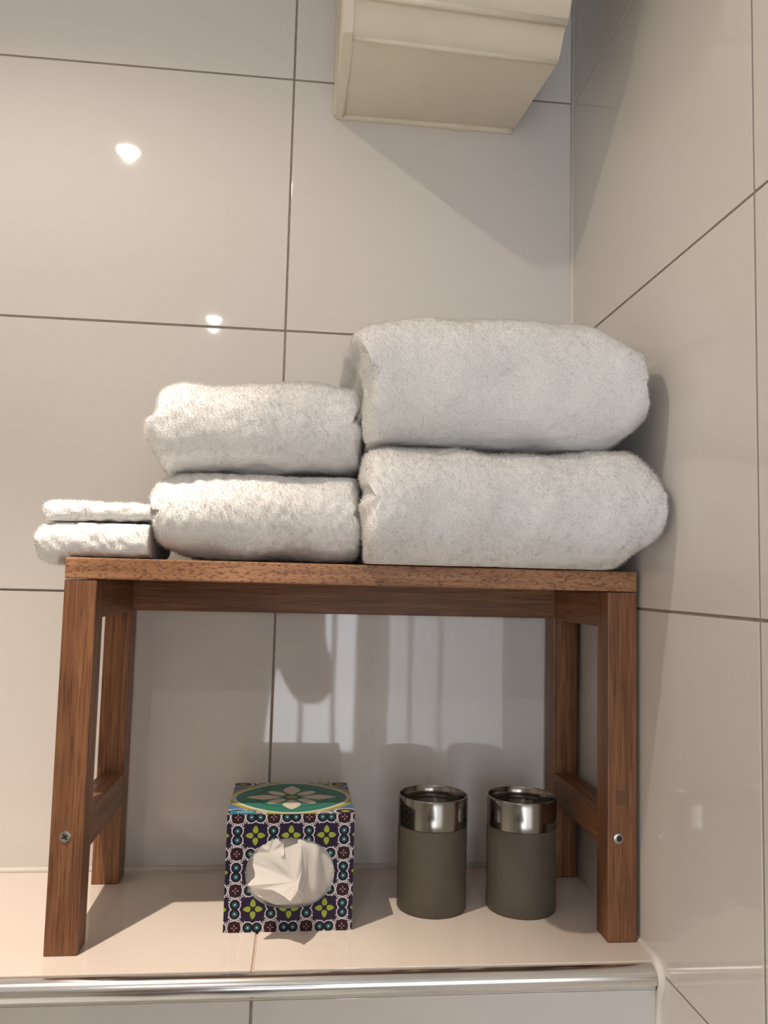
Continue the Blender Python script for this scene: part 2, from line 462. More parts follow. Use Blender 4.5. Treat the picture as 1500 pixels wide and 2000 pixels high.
tiled(ledge, 'z', 0.0, [XL, -1.114, -0.558, -0.0014, W - 0.001], [YF, -0.0005], M_LEDGE, 0.0)
ceiling = tag(box('ceiling', (XL - 0.05, YB - 0.05, CEIL), (W + 0.05, 0.05, CEIL + 0.05), M_CEIL), kind='structure')
floor = tag(box('floor', (XL - 0.05, YB - 0.05, ZF - 0.05), (W + 0.05, 0.05, ZF), M_FLOOR), kind='structure')
wall_left = tag(box('wall_left', (XL - 0.04, YB, ZF), (XL, 0.05, CEIL), M_PAINT), kind='structure')
DX0, DX1, DZ1 = -0.40, 0.305, 0.72
wall_front = tag(box('wall_front', (XL, YB - 0.04, ZF), (DX0, YB, CEIL), M_PAINT), kind='structure')
box('wall_panel', (DX1, YB - 0.04, ZF), (W, YB, CEIL), M_PAINT, wall_front)
box('wall_panel', (DX0, YB - 0.04, DZ1), (DX1, YB, CEIL), M_PAINT, wall_front)

# frosted glass door in the wall behind the camera: the cool light mirrored in the tiles
door = tag(box('door_1', (DX0 + 0.05, YB - 0.03, ZF), (DX1 - 0.05, YB - 0.02, DZ1 - 0.05), emit('frosted_daylight_glass', (0.87, 0.92, 1.0), DOOR_GLOW)), kind='structure')
for a, b in ((DX0, DX0 + 0.06), (DX1 - 0.06, DX1)):
    box('door_jamb', (a, YB - 0.04, ZF), (b, YB + 0.012, DZ1), M_WHITE, door, bevel=0.004)
box('door_head', (DX0 + 0.06, YB - 0.04, DZ1 - 0.06), (DX1 - 0.06, YB + 0.012, DZ1), M_WHITE, door, bevel=0.004)
for x in (0.03, 0.15):
    box('door_stile', (x, YB - 0.022, ZF + 0.1), (x + 0.022, YB + 0.006, DZ1 - 0.06), M_WHITE, door, bevel=0.004)
box('door_rail', (DX0 + 0.06, YB - 0.022, ZF), (DX1 - 0.06, YB + 0.008, -0.38), M_WHITE, door, bevel=0.004)

# silicone beads and the metal edge strip
def bead(name, pts, r):
    return tag(tube(name, pts, r, M_CAULK), kind='structure')
bead('trim_1', [(XL, -0.0012, 0.0012), (W - 0.002, -0.0012, 0.0012)], 0.0030)                       # ledge to back wall
bead('trim_2', [(W - 0.0005, -0.0005, 0.003), (W - 0.0005, -0.0005, CEIL)], 0.0030)               # upright corner
bead('trim_3', [(W - 0.0004, y, 0.0004) for y in (-0.001, -0.10, -0.178)] + [(W - 0.0008, -0.190, 0.0005), (W - 0.0012, -0.203, 0.0004), (W - 0.0014, -0.2105, -0.0008), (W - 0.0014, -0.2160, -0.0040), (W - 0.0013, -0.2188, -0.0085),
     (W - 0.0012, -0.2188, -0.0135), (W - 0.0011, -0.2172, -0.0185), (W - 0.0010, -0.2150, -0.0230), (W - 0.0010, -0.2134, -0.0290), (W - 0.0010, -0.2130, -0.0400), (W - 0.0010, -0.2130, -0.40)],
     [0.0026, 0.0026, 0.0026, 0.0034, 0.0041, 0.0043, 0.0042, 0.0040, 0.0038, 0.0036, 0.0035, 0.0034, 0.0033, 0.0033])
prof = [(YF - 0.0002, -0.0012)]
for k in range(0, 15):
    a = math.radians(100 + k * 160 / 14)
    prof.append((YF - 0.0012 + 0.0088 * math.cos(a), -0.0096 + 0.0085 * math.sin(a)))
prof += [(YF + 0.0004, -0.0183)]
strip = tag(extrude_x('trim_4', prof, XL, W - 0.0055, M_ALU), kind='structure')
extrude_x('lower_lip', [(YF - 0.0042, -0.0186), (YF - 0.0042, -0.0178), (YF + 0.0004, -0.0178), (YF + 0.0004, -0.0186)], XL, W - 0.004, M_CAULK, strip)

# ================================================================== BOXED COVER ON THE WALL
def soffit():
    t = empty('duct_cover', (0.148, 0.0, 0.79), 'cream painted boxed duct cover with raised mouldings fixed high on the tiled wall', 'duct cover')
    def prof(dy):
        p = [(0.0, 0.7915)]
        p += [(-0.02, 0.7885), (-0.10, 0.7755), (-0.146 + dy, 0.7672)]
        p += [(-0.158 + dy, 0.7668), (-0.164 + dy, 0.7700), (-0.170 + dy, 0.7770), (-0.175 + dy, 0.7830)]
        p += [(-0.187 + dy, 0.7870), (-0.192 + dy, 0.7930), (-0.204 + dy, 0.8130), (-0.216 + dy, 0.8250), (-0.222 + dy, 0.8450), (-0.226 + dy, CEIL - 0.001), (0.0, CEIL - 0.001)]
        return [(y, z - 0.79) for y, z in p]
    extrude_x('cover_body', prof(-0.010), 0.054 - 0.148, 0.243 - 0.148, M_CREAM, t, True, prof(0.0))
    # narrow side strip, set back from the underside
    sp = [(0.0, 0.7885), (-0.03, 0.7835), (-0.15, 0.7660), (-0.172, 0.7655), (-0.20, 0.7930), (-0.226, 0.83), (-0.232, CEIL - 0.001), (0.0, CEIL - 0.001)]
    extrude_x('side_strip', [(y, z - 0.79) for y, z in sp], 0.0455 - 0.148, 0.0541 - 0.148, M_CREAM, t, False)
    tube('side_bead', [(0.0535 - 0.148, -0.004, -0.0008), (0.0538 - 0.148, -0.08, -0.0128), (0.0545 - 0.148, -0.16, -0.0236)], [0.0018, 0.0014, 0.0012], M_CREAM, t)
    # raised mouldings across the underside
    tube('moulding', [(0.0555 - 0.148, -0.1655, -0.0235), (0.10 - 0.148, -0.1630, -0.0238), (0.17 - 0.148, -0.1600, -0.0240), (0.2425 - 0.148, -0.1560, -0.0236)], [0.0022, 0.0028, 0.0026, 0.0024], M_CREAM, t)
    tube('moulding', [(0.0555 - 0.148, -0.1935, -0.0040), (0.12 - 0.148, -0.1900, -0.0042), (0.2425 - 0.148, -0.1830, -0.0042)], [0.0034, 0.0034, 0.0034], M_CREAM, t)
    # thick lumpy paint line where the cover meets the tiles
    pts, rad = [], []
    for k in range(31):
        x = 0.047 + (0.2415 - 0.047) * k / 30
        pts.append((x - 0.148, -0.0015, 0.0005 + 0.0002 * math.sin(k * 2.1) - 0.0010 * (k / 30)))
        rad.append(0.0038 + 0.0002 * math.sin(k * 1.7) + (0.0014 if k in (20, 21) else 0))
    tube('paint_bead', pts, rad, M_CREAM, t)
    pts = [(0.0462 - 0.148, -0.0015, 0.001 + z) for z in np.linspace(0, CEIL - 0.793, 12)]
    tube('paint_bead', pts, [0.0032 + 0.0005 * math.sin(k * 2.3) for k in range(12)], M_CREAM, t)
soffit()

# ================================================================== STEP STOOL
def step_stool():
    RW, SD, top, thk, lw, ld = 0.4685, 0.1679, 0.3026, 0.0175, 0.0251, 0.0246
    t = empty('step_stool', (-0.16, -0.1803, 0.0), 'small brown hardwood step stool standing on the tiled ledge, towels stacked on it', 'stool', rz=0.0061)
    z0 = top - thk
    box('seat', (0.0, -0.0008, z0 + 0.0006), (RW, SD, top), M_WSEAT, t, bevel=0.0013)
    legs = []
    for x, y in ((0, 0), (RW - lw, 0), (0, SD - ld), (RW - lw, SD - ld)):
        legs.append(box('leg', (x, y, 0.0), (x + lw, y + ld, z0), M_WZ, t, bevel=0.0011))
    for x in (0.0032, RW - lw + 0.0004):
        box('side_apron', (x, ld, 0.2545), (x + lw - 0.0036, SD - ld, z0), M_WY, t, bevel=0.0008)
        box('side_stretcher', (x, ld, 0.0730), (x + lw - 0.0036, SD - ld, 0.1020), M_WY, t, bevel=0.0011)
    box('rear_apron', (lw, SD - ld + 0.0004, 0.2555), (RW - lw, SD - 0.002, z0), M_WX, t, bevel=0.0008)
    # screws through the front legs into the stretchers
    def screw(x, z, hollow):
        s = lathe('screw', [(0.0, 0.0005), (0.0030, 0.0004), (0.0042, 0.0), (0.0045, -0.0012), (0.0, -0.0012)], M_SCREW, t, n=28)
        s.rotation_euler = (math.pi / 2, 0, 0)
        s.location = (x, -0.0006, z)
        bm = bmesh.new()
        if hollow:
            bmesh.ops.create_cone(bm, cap_ends=True, segments=20, radius1=0.0024, radius2=0.0024, depth=0.0018)
        else:
            for a, b in ((0.0026, 0.0006), (0.0006, 0.0026)):
                g = bmesh.ops.create_cube(bm, size=1.0)
                for v in g['verts']: v.co = Vector((v.co.x * a * 2, v.co.y * b * 2, v.co.z * 0.0016))
        r = from_bm('recess_shade', bm, M_DARK, s)  # solid near-black insert, the hollow's shade is put into its colour
        r.location = (0.0004, 0.0003, -0.0002) if hollow else (0, 0, 0.0)
        if not hollow: r.rotation_euler = (0, 0, 0.5)
        return s
    screw(0.0115, 0.0885, False)
    screw(RW - 0.0160, 0.0827, True)
    box('wood_plug', (RW - 0.0185, -0.00035, 0.110), (RW - 0.0085, 0.002, 0.1215), M_PLUG, t)
    return t
step_stool()

# ================================================================== TOWELS
def resample(pts, n):
    P = np.array(pts + [pts[0]], float)
    # smooth closed Catmull-Rom, then even spacing
    Q = np.array(pts, float); m = len(Q); out = []
    for i in range(m):
        p0, p1, p2, p3 = Q[(i - 1) % m], Q[i], Q[(i + 1) % m], Q[(i + 2) % m]
        for s in np.linspace(0, 1, 12, endpoint=False):
            out.append(0.5 * ((2 * p1) + (-p0 + p2) * s + (2 * p0 - 5 * p1 + 4 * p2 - p3) * s * s + (-p0 + 3 * p1 - 3 * p2 + p3) * s ** 3))
    out = np.array(out)
    L = np.r_[0, np.cumsum(np.linalg.norm(np.roll(out, -1, 0) - out, axis=1))]
    out = np.r_[out, out[:1]]
    t = np.linspace(0, L[-1], n, endpoint=False)
    return np.c_[np.interp(t, L, out[:, 0]), np.interp(t, L, out[:, 1])]

def make_towel(name, key, label, group, y_back, nose, p, rx, lump, density, length, zmin, left_layers=0.0, xmax=9.0, seed=1, x_rest=None, xmin=-9.0, zmax=9.0, zlow=9.0, yfree=-9.0):
    rng = np.random.default_rng(seed)
    yp, pts = OUTLINES[key]
    N = 200
    O = resample(pts, N)
    cx = (O[:, 0].max() + O[:, 0].min()) / 2; cz = (O[:, 1].max() + O[:, 1].min()) / 2
    hw = (O[:, 0].max() - O[:, 0].min()) / 2
    yf = yp - nose * 0.45
    # depth stations: rounded nose, straight run, rounded back
    st = []
    for a in np.linspace(0, math.pi / 2, 20):
        st.append((yf + nose * (1 - math.cos(a)), a, nose))
    for y in np.linspace(yf + nose, y_back - 0.03, 26)[1:]:
        st.append((y, math.pi / 2, 0))
    for a in np.linspace(math.pi / 2, 0, 10)[1:]:
        st.append((y_back - 0.03 * (1 - math.sin(math.pi / 2 - a)) if False else y_back - 0.03 + 0.03 * math.cos(a), a, 0.03))
    V = []
    for y, a, R in st:
        s = math.sin(a) ** (2.0 / p) if a > 1e-6 else 0.0
        kz = s
        shrink = rx * (1 - s)
        X = cx + (O[:, 0] - cx) * (1 - shrink / hw)
        Z = cz + (O[:, 1] - cz) * kz
        if left_layers:
            d = np.clip((y - yf - 0.03) / 0.04, 0, 1)
            zz = (O[:, 1] - cz) / max(1e-6, (O[:, 1].max() - cz))
            side = np.clip((cx - 0.75 * hw - O[:, 0]) / (0.2 * hw), 0, 1) * (O[:, 1] > 0.455)
            X = X - side * d * left_layers * (0.5 + 0.5 * np.cos(zz * 9.0 + 0.6))
        V.append(np.c_[X, np.full(N, y), Z])
    V = np.array(V)                                       # stations x N x 3
    S = len(st)
    flat = V.reshape(-1, 3)
    # normals from differences
    def normals(V):
        du = np.roll(V, -1, 1) - np.roll(V, 1, 1)
        dv = np.gradient(V, axis=0)
        n = np.cross(du, dv)
        l = np.linalg.norm(n, axis=2, keepdims=True); n = n / np.maximum(l, 1e-12)
        return n
    n = normals(V)
    mid = V[S // 2]; c = mid.mean(0)
    if ((mid - c) * n[S // 2]).sum() < 0: n = -n
    o2 = np.roll(O, -1, 0) - np.roll(O, 1, 0)
    n2 = np.c_[o2[:, 1], -o2[:, 0]]; n2 /= np.linalg.norm(n2, axis=1, keepdims=True)
    if ((O - O.mean(0)) * n2).sum() < 0: n2 = -n2
    for i, (y, a, R) in enumerate(st):
        sa, ca = math.sin(a), math.cos(a) * (-1 if i < S / 2 else 1)
        n[i] = np.c_[n2[:, 0] * sa, np.full(N, ca), n2[:, 1] * sa]
    disp = np.zeros(V.shape[:2])
    for k in range(16):
        wl = rng.uniform(0.022, 0.075)
        d = rng.normal(size=3); d /= np.linalg.norm(d)
        disp += lump * 0.30 * (wl / 0.05) * np.sin((V @ d) * 2 * math.pi / wl + rng.uniform(0, 6.28))
    for k in range(14):
        wl = rng.uniform(0.006, 0.013)
        d = rng.normal(size=3); d /= np.linalg.norm(d)
        disp += 0.00014 * np.sin((V @ d) * 2 * math.pi / wl + rng.uniform(0, 6.28))
    V = V + n * disp[..., None]
    flat = V.reshape(-1, 3).copy()
    def clamp(A, m):
        A[:, 0] = np.minimum(A[:, 0], xmax + m)
        A[:, 0] = np.where((A[:, 2] < zlow) & (A[:, 1] > yfree), np.maximum(A[:, 0], xmin - m), A[:, 0])
        A[:, 2] = np.minimum(A[:, 2], zmax + m + 0.15 * np.maximum(A[:, 0] - 0.278, 0))
    clamp(flat, 0.0)
    over = flat[:, 0] > (-9 if x_rest is None else x_rest)
    flat[:, 2] = np.where(over, np.maximum(flat[:, 2], zmin), flat[:, 2])
    faces = []
    for i in range(S - 1):
        for j in range(N):
            q = (j + 1) % N
            faces.append((i * N + j, i * N + q, (i + 1) * N + q, (i + 1) * N + j))
    base = Vector((cx, (yf + y_back) / 2, zmin))
    me = bpy.data.meshes.new(name)
    me.from_pydata((flat - np.array(base)).tolist(), [], faces)
    bm = bmesh.new(); bm.from_mesh(me); bmesh.ops.recalc_face_normals(bm, faces=bm.faces); bm.to_mesh(me); bm.free()
    me.shade_smooth()
    t = link(name, me, M_TERRY)
    t.location = base
    tag(t, label, 'towel', group)
    # terry pile: thousands of short stubby loops standing on the cloth
    me.calc_loop_triangles()
    nt_ = len(me.loop_triangles)
    tri = np.empty(nt_ * 3, np.int32); me.loop_triangles.foreach_get('vertices', tri); tri = tri.reshape(-1, 3)
    co = np.empty(len(me.vertices) * 3, np.float32); me.vertices.foreach_get('co', co); co = co.reshape(-1, 3).astype(float)
    vn = np.empty(len(me.vertices) * 3, np.float32); me.vertices.foreach_get('normal', vn); vn = vn.reshape(-1, 3).astype(float)
    a, b, cc = co[tri[:, 0]], co[tri[:, 1]], co[tri[:, 2]]
    ctr = (a + b + cc) / 3; tn = np.cross(b - a, cc - a); ar = np.linalg.norm(tn, axis=1) / 2
    tn = tn / np.maximum(2 * ar[:, None], 1e-12)
    w = ar.copy()
    w[(ctr[:, 1] + base.y > y_back - 0.012)] *= 0.1           # hardly any at the hidden back
    w[(tn[:, 2] < -0.8)] *= 0.25
    cnt = int(w.sum() * density)
    idx = rng.choice(nt_, cnt, p=w / w.sum())
    r1, r2 = rng.random(cnt), rng.random(cnt); f = r1 + r2 > 1; r1[f], r2[f] = 1 - r1[f], 1 - r2[f]
    pos = a[idx] + (b - a)[idx] * r1[:, None] + (cc - a)[idx] * r2[:, None]
    nn = vn[tri[idx, 0]] * (1 - r1 - r2)[:, None] + vn[tri[idx, 1]] * r1[:, None] + vn[tri[idx, 2]] * r2[:, None]
    rd = rng.normal(size=(cnt, 3)); tang = rd - (rd * nn).sum(1)[:, None] * nn; tang /= np.linalg.norm(tang, axis=1)[:, None]
    bit = np.cross(nn, tang)
    ln = length * rng.uniform(0.5, 1.4, cnt)[:, None]
    lean = rng.uniform(0.2, 1.3, cnt)[:, None]
    wd = 0.00021 * rng.uniform(0.7, 1.3, cnt)[:, None]
    p0 = pos - nn * 0.0005
    base3 = [p0 + (tang * math.cos(q) + bit * math.sin(q)) * wd for q in (0.0, 2.0944, 4.1888)]
    tip = pos + nn * ln * (1.0 - 0.25 * lean) + bit * ln * lean * 0.8
    vv = np.stack(base3 + [tip], 1).reshape(-1, 3)
    wv = vv + np.array(base); clamp(wv, 0.0005); vv = wv - np.array(base)
    vv[:, 0] = np.minimum(vv[:, 0], W - 0.0006 - base.x)
    keep_over = vv[:, 0] + base.x > (-9 if x_rest is None else x_rest)
    vv[:, 2] = np.where(keep_over, np.maximum(vv[:, 2], -0.0003 if zmin > 0.31 else 0.0), vv[:, 2])
    k = np.arange(cnt)[:, None] * 4
    loops = np.concatenate([k + np.array([0, 1, 3]), k + np.array([1, 2, 3]), k + np.array([2, 0, 3])], 1).ravel()
    pm = bpy.data.meshes.new('terry_pile')
    pm.vertices.add(len(vv)); pm.vertices.foreach_set('co', vv.ravel())
    pm.loops.add(len(loops)); pm.loops.foreach_set('vertex_index', loops.astype(np.int32))
    pm.polygons.add(cnt * 3)
    pm.polygons.foreach_set('loop_start', (np.arange(cnt * 3) * 3).astype(np.int32))
    pm.update()
    pm.shade_smooth()
    o = link('terry_pile', pm, M_PILE, t)
    o['kind'] = 'stuff'
    return t

G_B, G_M, G_S = 'large white bath towels in the right stack', 'white hand towels in the middle stack', 'small white washcloths in the left stack'
TOP = 0.3034
make_towel('bath_towel', 'LB', 'large folded white bath towel lying on the stool seat at the right wall, under another', G_B, -0.012, 0.058, 2.6, 0.010, 0.0013, 0.60e6, 0.0026, TOP, 0.0, W - 0.0018, seed=3, xmin=0.0752, zmax=0.3990, yfree=-0.192)
make_towel('bath_towel', 'LT', 'large folded white bath towel on top of the tall right stack', G_B, -0.012, 0.052, 3.0, 0.010, 0.0013, 0.60e6, 0.0022, 0.4003, 0.006, W - 0.003, seed=4, xmin=0.0752, zlow=0.462, yfree=-0.192)
make_towel('hand_towel', 'MB', 'medium folded white hand towel lying on the seat, lower of the middle pair', G_M, -0.02, 0.045, 2.2, 0.008, 0.0012, 0.60e6, 0.0028, TOP, 0.0, 0.0738, seed=5, xmin=-0.0962, zlow=0.349, zmax=0.3755)
make_towel('hand_towel', 'MT', 'medium folded white hand towel on top of the middle pair, beside the tallest towel', G_M, -0.02, 0.045, 2.3, 0.008, 0.0012, 0.60e6, 0.0026, 0.3768, 0.0, 0.0738, seed=6)
make_towel('washcloth', 'WB', 'thin folded white washcloth drooping over the left end of the stool seat', G_S, -0.06, 0.015, 2.4, 0.006, 0.0004, 0.60e6, 0.0024, TOP, 0.0, -0.0976, seed=7, x_rest=-0.1612, zmax=0.3304)
make_towel('washcloth', 'WT', 'thin folded white washcloth lying on top of the drooping washcloth', G_S, -0.06, 0.011, 2.6, 0.005, 0.0004, 0.60e6, 0.0020, 0.3315, 0.0, -0.0976, seed=8)

# ================================================================== TISSUE BOX
BW, BD, BH = 0.1056, 0.1007, 0.0945
def tissue_box():
    t = empty('tissue_box', (-0.0291, -0.1452, 0.0), 'cube cardboard tissue box printed with purple, green and white tile pattern, oval opening in front', 'tissue box', rz=0.0111)
    m_front = image_mat('printed_card_front', front_pattern(BW, BH))
    m_top = image_mat('printed_card_top', top_pattern(BW, BD))
    ecx, ecz, ea, eb = 0.0530, 0.0466, 0.0366, 0.0280
    # front panel: card with an oval hole
    bm = bmesh.new()
    n = 96
    inner, outer = [], []
    for k in range(n):
        a = 2 * math.pi * k / n
        ca, sa = math.cos(a), math.sin(a)
        sx = math.copysign(abs(ca) ** 0.9, ca); sz = math.copysign(abs(sa) ** 0.92, sa)
        inner.append((ecx + ea * sx, ecz + eb * sz))
        tx = (BW - ecx) / ca if ca > 1e-9 else (-ecx / ca if ca < -1e-9 else 9)
        tz = (BH - ecz) / sa if sa > 1e-9 else (-ecz / sa if sa < -1e-9 else 9)
        r = min(tx, tz)
        outer.append((ecx + ca * r, ecz + sa * r))
    # snap the nearest rays to the true corners
    for c in ((0, 0), (BW, 0), (0, BH), (BW, BH)):
        j = min(range(n), key=lambda q: (outer[q][0] - c[0]) ** 2 + (outer[q][1] - c[1]) ** 2)
        outer[j] = c
    T = 0.0006
    fi = [bm.verts.new((x, 0, z)) for x, z in inner]; fo = [bm.verts.new((x, 0, z)) for x, z in outer]
    bi = [bm.verts.new((x, T, z)) for x, z in inner]; bo = [bm.verts.new((x, T, z)) for x, z in outer]
    uvl = bm.loops.layers.uv.new('print')
    for k in range(n):
        q = (k + 1) % n
        for f, mi in (((fi[k], fi[q], fo[q], fo[k]), 0), ((bi[k], bo[k], bo[q], bi[q]), 1), ((fi[k], bi[k], bi[q], fi[q]), 1), ((fo[k], fo[q], bo[q], bo[k]), 1)):
            try:
                face = bm.faces.new(f); face.material_index = mi
            except ValueError: pass
    for f in bm.faces:
        for l in f.loops: l[uvl].uv = (l.vert.co.x / BW, l.vert.co.z / BH)
    bmesh.ops.recalc_face_normals(bm, faces=bm.faces)
    from_bm('front_panel', bm, [m_front, M_CARD], t)
    def panel(name, lo, hi, mat, uvf):
        bm = bm_box(lo, hi)
        uvl = bm.loops.layers.uv.new('print')
        for f in bm.faces:
            for l in f.loops: l[uvl].uv = uvf(l.vert.co)
        return from_bm(name, bm, [mat], t)
    panel('top_panel', (0, 0, BH - T), (BW, BD, BH + 0.0002), m_top, lambda c: (c.x / BW, c.y / BD))
    for x in (0, BW - T):
        panel('side_panel', (x, T, 0), (x + T, BD, BH - T), m_front, lambda c: (c.y / BW + 0.1, c.z / BH))
    panel('back_panel', (T, BD - T, 0), (BW - T, BD, BH - T), m_front, lambda c: (c.x / BW, c.z / BH))
    panel('bottom_panel', (T, T, 0), (BW - T, BD - T, T), M_CARD, lambda c: (0, 0))
    # clear film edge behind the opening is left out of sight; the folded stack inside is its own piece
    return t
tissue_box()

def tissues():
    rng = np.random.default_rng(5)
    K = BW / 1170.0
    def P(u, v, out):            # picture-crop units of the front panel -> box-local metres (out = how far it stands out, mm)
        return np.array(((u - 190) * K, -out * 0.001, (1603 - v) * K))
    t = empty('tissue', (-0.0291, -0.1452, 0.0), 'crumpled white paper tissue poking out of the oval opening of the box', 'tissue', rz=0.0111)
    def sheet(name, center, rim, level=4, jit=0.0007, crease=0.0011):
        C0 = P(*center); R = [P(*q) for q in rim]
        bm = bmesh.new()
        c = bm.verts.new(C0)
        vs = [bm.verts.new(q) for q in R]
        n = len(R)
        for k in range(n):
            bm.faces.new((c, vs[k], vs[(k + 1) % n]))
        bmesh.ops.subdivide_edges(bm, edges=bm.edges[:], cuts=level, use_grid_fill=True)
        bmesh.ops.triangulate(bm, faces=bm.faces[:])
        ph = rng.uniform(0, 6.28, 6)
        for v in bm.verts:
            d = np.array(v.co) - C0
            ang = math.atan2(d[2], d[0]); rad = math.hypot(d[0], d[2])
            f = min(1, rad / 0.008)
            v.co.y += f * (crease * abs(math.sin(ang * 3.5 + ph[0])) - crease * 0.5 + crease * 0.6 * math.sin(ang * 7 + ph[1] + rad * 120))
            v.co.x += rng.normal() * jit * 0.25; v.co.y += rng.normal() * jit * 0.3; v.co.z += rng.normal() * jit * 0.25
        bmesh.ops.recalc_face_normals(bm, faces=bm.faces)
        o = from_bm(name, bm, M_TISSUE, t, True)
        sd = o.modifiers.new('smooth', 'SUBSURF'); sd.levels = 1; sd.render_levels = 1
        return o
    sheet('front_fold', (835, 1095, 17), [(452, 905, 5), (600, 868, 8), (715, 850, 4), (868, 800, 4), (882, 1040, 12), (845, 1140, 25), (790, 1192, 34), (700, 1150, 30), (640, 1132, 25), (520, 1118, 24), (400, 1082, 26), (470, 1055, 14), (438, 975, 5)])
    sheet('upper_fold', (600, 890, 3), [(432, 950, -1), (470, 870, 0), (560, 800, 0), (640, 772, 1), (705, 800, 5), (720, 870, 9), (690, 940, 10), (600, 960, 4), (500, 985, 2)])
    sheet('lower_fold', (650, 1235, 7), [(415, 1180, 3), (520, 1135, 9), (690, 1140, 12), (770, 1195, 14), (850, 1175, 9), (905, 1260, 5), (890, 1345, 1), (790, 1362, 0), (650, 1345, 5), (520, 1285, 4), (430, 1235, 1)])
    # upright pleats of the folded stack at the right, seen through the opening
    bm = bmesh.new()
    xs = [(845, 6), (880, 9), (925, 3), (985, 8), (1030, 9), (1050, 0), (1100, 2), (1150, -1), (1190, -6)]
    rowz = np.linspace(760, 1375, 24)
    def pleat(u, z, o):
        d = math.hypot((u - 775) / 405.0, (z - 1060) / 308.0)
        o = o * (0.75 + 0.25 * math.sin((z - 760) / 615 * math.pi)) - 2.5
        return o if d < 0.8 else min(o, o * (1 - (d - 0.8) / 0.16) - 2.5 * (d - 0.8) / 0.16) if d < 0.96 else -3.0
    grid = [[bm.verts.new(P(u + 6 * math.sin(z * 0.013 + i), z, pleat(u, z, o))) for i, (u, o) in enumerate(xs)] for z in rowz]
    for a, b in zip(grid, grid[1:]):
        for k in range(len(xs) - 1): bm.faces.new((a[k], a[k + 1], b[k + 1], b[k]))
    bmesh.ops.recalc_face_normals(bm, faces=bm.faces)
    from_bm('pleated_fold', bm, M_TISSUE, t, True)
    # the stack behind, filling the box
    bm = bmesh.new()
    g2 = [[bm.verts.new((BW * (0.04 + 0.92 * i / 12), 0.004 + 0.002 * math.sin(i * 1.7 + k) + 0.001 * rng.normal(), BH * (0.05 + 0.9 * k / 10))) for i in range(13)] for k in range(11)]
    for a, b in zip(g2, g2[1:]):
        for k in range(12): bm.faces.new((a[k], a[k + 1], b[k + 1], b[k]))
    from_bm('stack_face', bm, M_TISSUE, t, True)
tissues()

# ================================================================== CANISTERS
def canister(x, y, label):
    t = empty('canister', (x, y, 0.0), label, 'canister', 'taupe and steel canisters under the stool', rz=0.3)
    R, H = 0.0312, 0.0981
    zc = H - 0.0255
    lathe('body', [(0, 0.0), (R - 0.0012, 0.0), (R - 0.0003, 0.0004), (R, 0.0014), (R, zc - 0.0002), (R - 0.0006, zc), (0, zc)], M_CAN, t)
    lathe('collar', [(R - 0.001, zc), (R + 0.0003, zc + 0.0003), (R + 0.0004, H - 0.0008), (R - 0.0001, H), (R - 0.0010, H), (R - 0.0014, H - 0.0006), (R - 0.0020, H - 0.0088), (R - 0.0024, zc)], M_STEEL, t)
    lathe('recessed_lid', [(0, H - 0.0105), (R - 0.0028, H - 0.0105), (R - 0.0026, H - 0.0088), (R - 0.0070, H - 0.0088), (R - 0.0078, H - 0.0094), (0, H - 0.0098)], M_LID, t)
    return t
canister(0.1510, -0.0958, 'taupe canister with a brushed steel collar, the one nearer the tissue box')
canister(0.2319, -0.1008, 'taupe canister with a brushed steel collar, the one beside the right stool legs')

# ================================================================== THE PHOTOGRAPHER (stands behind the camera; mirrored in the glazed tiles)
def skinned(name, verts, edges, mat, parent, root, levels=2):
    keys = list(verts)
    me = bpy.data.meshes.new(name)
    me.from_pydata([verts[k][0] for k in keys], [(keys.index(a), keys.index(b)) for a, b in edges], [])
    o = link(name, me, None, parent)
    sk = o.modifiers.new('skin', 'SKIN'); sk.use_smooth_shade = True
    for k, v in zip(keys, me.skin_vertices[0].data):
        r = verts[k][1]; v.radius = r if isinstance(r, tuple) else (r, r)
        v.use_root = (k == root)
    sb = o.modifiers.new('smooth', 'SUBSURF'); sb.levels = levels; sb.render_levels = levels
    me.materials.append(mat)
    return o

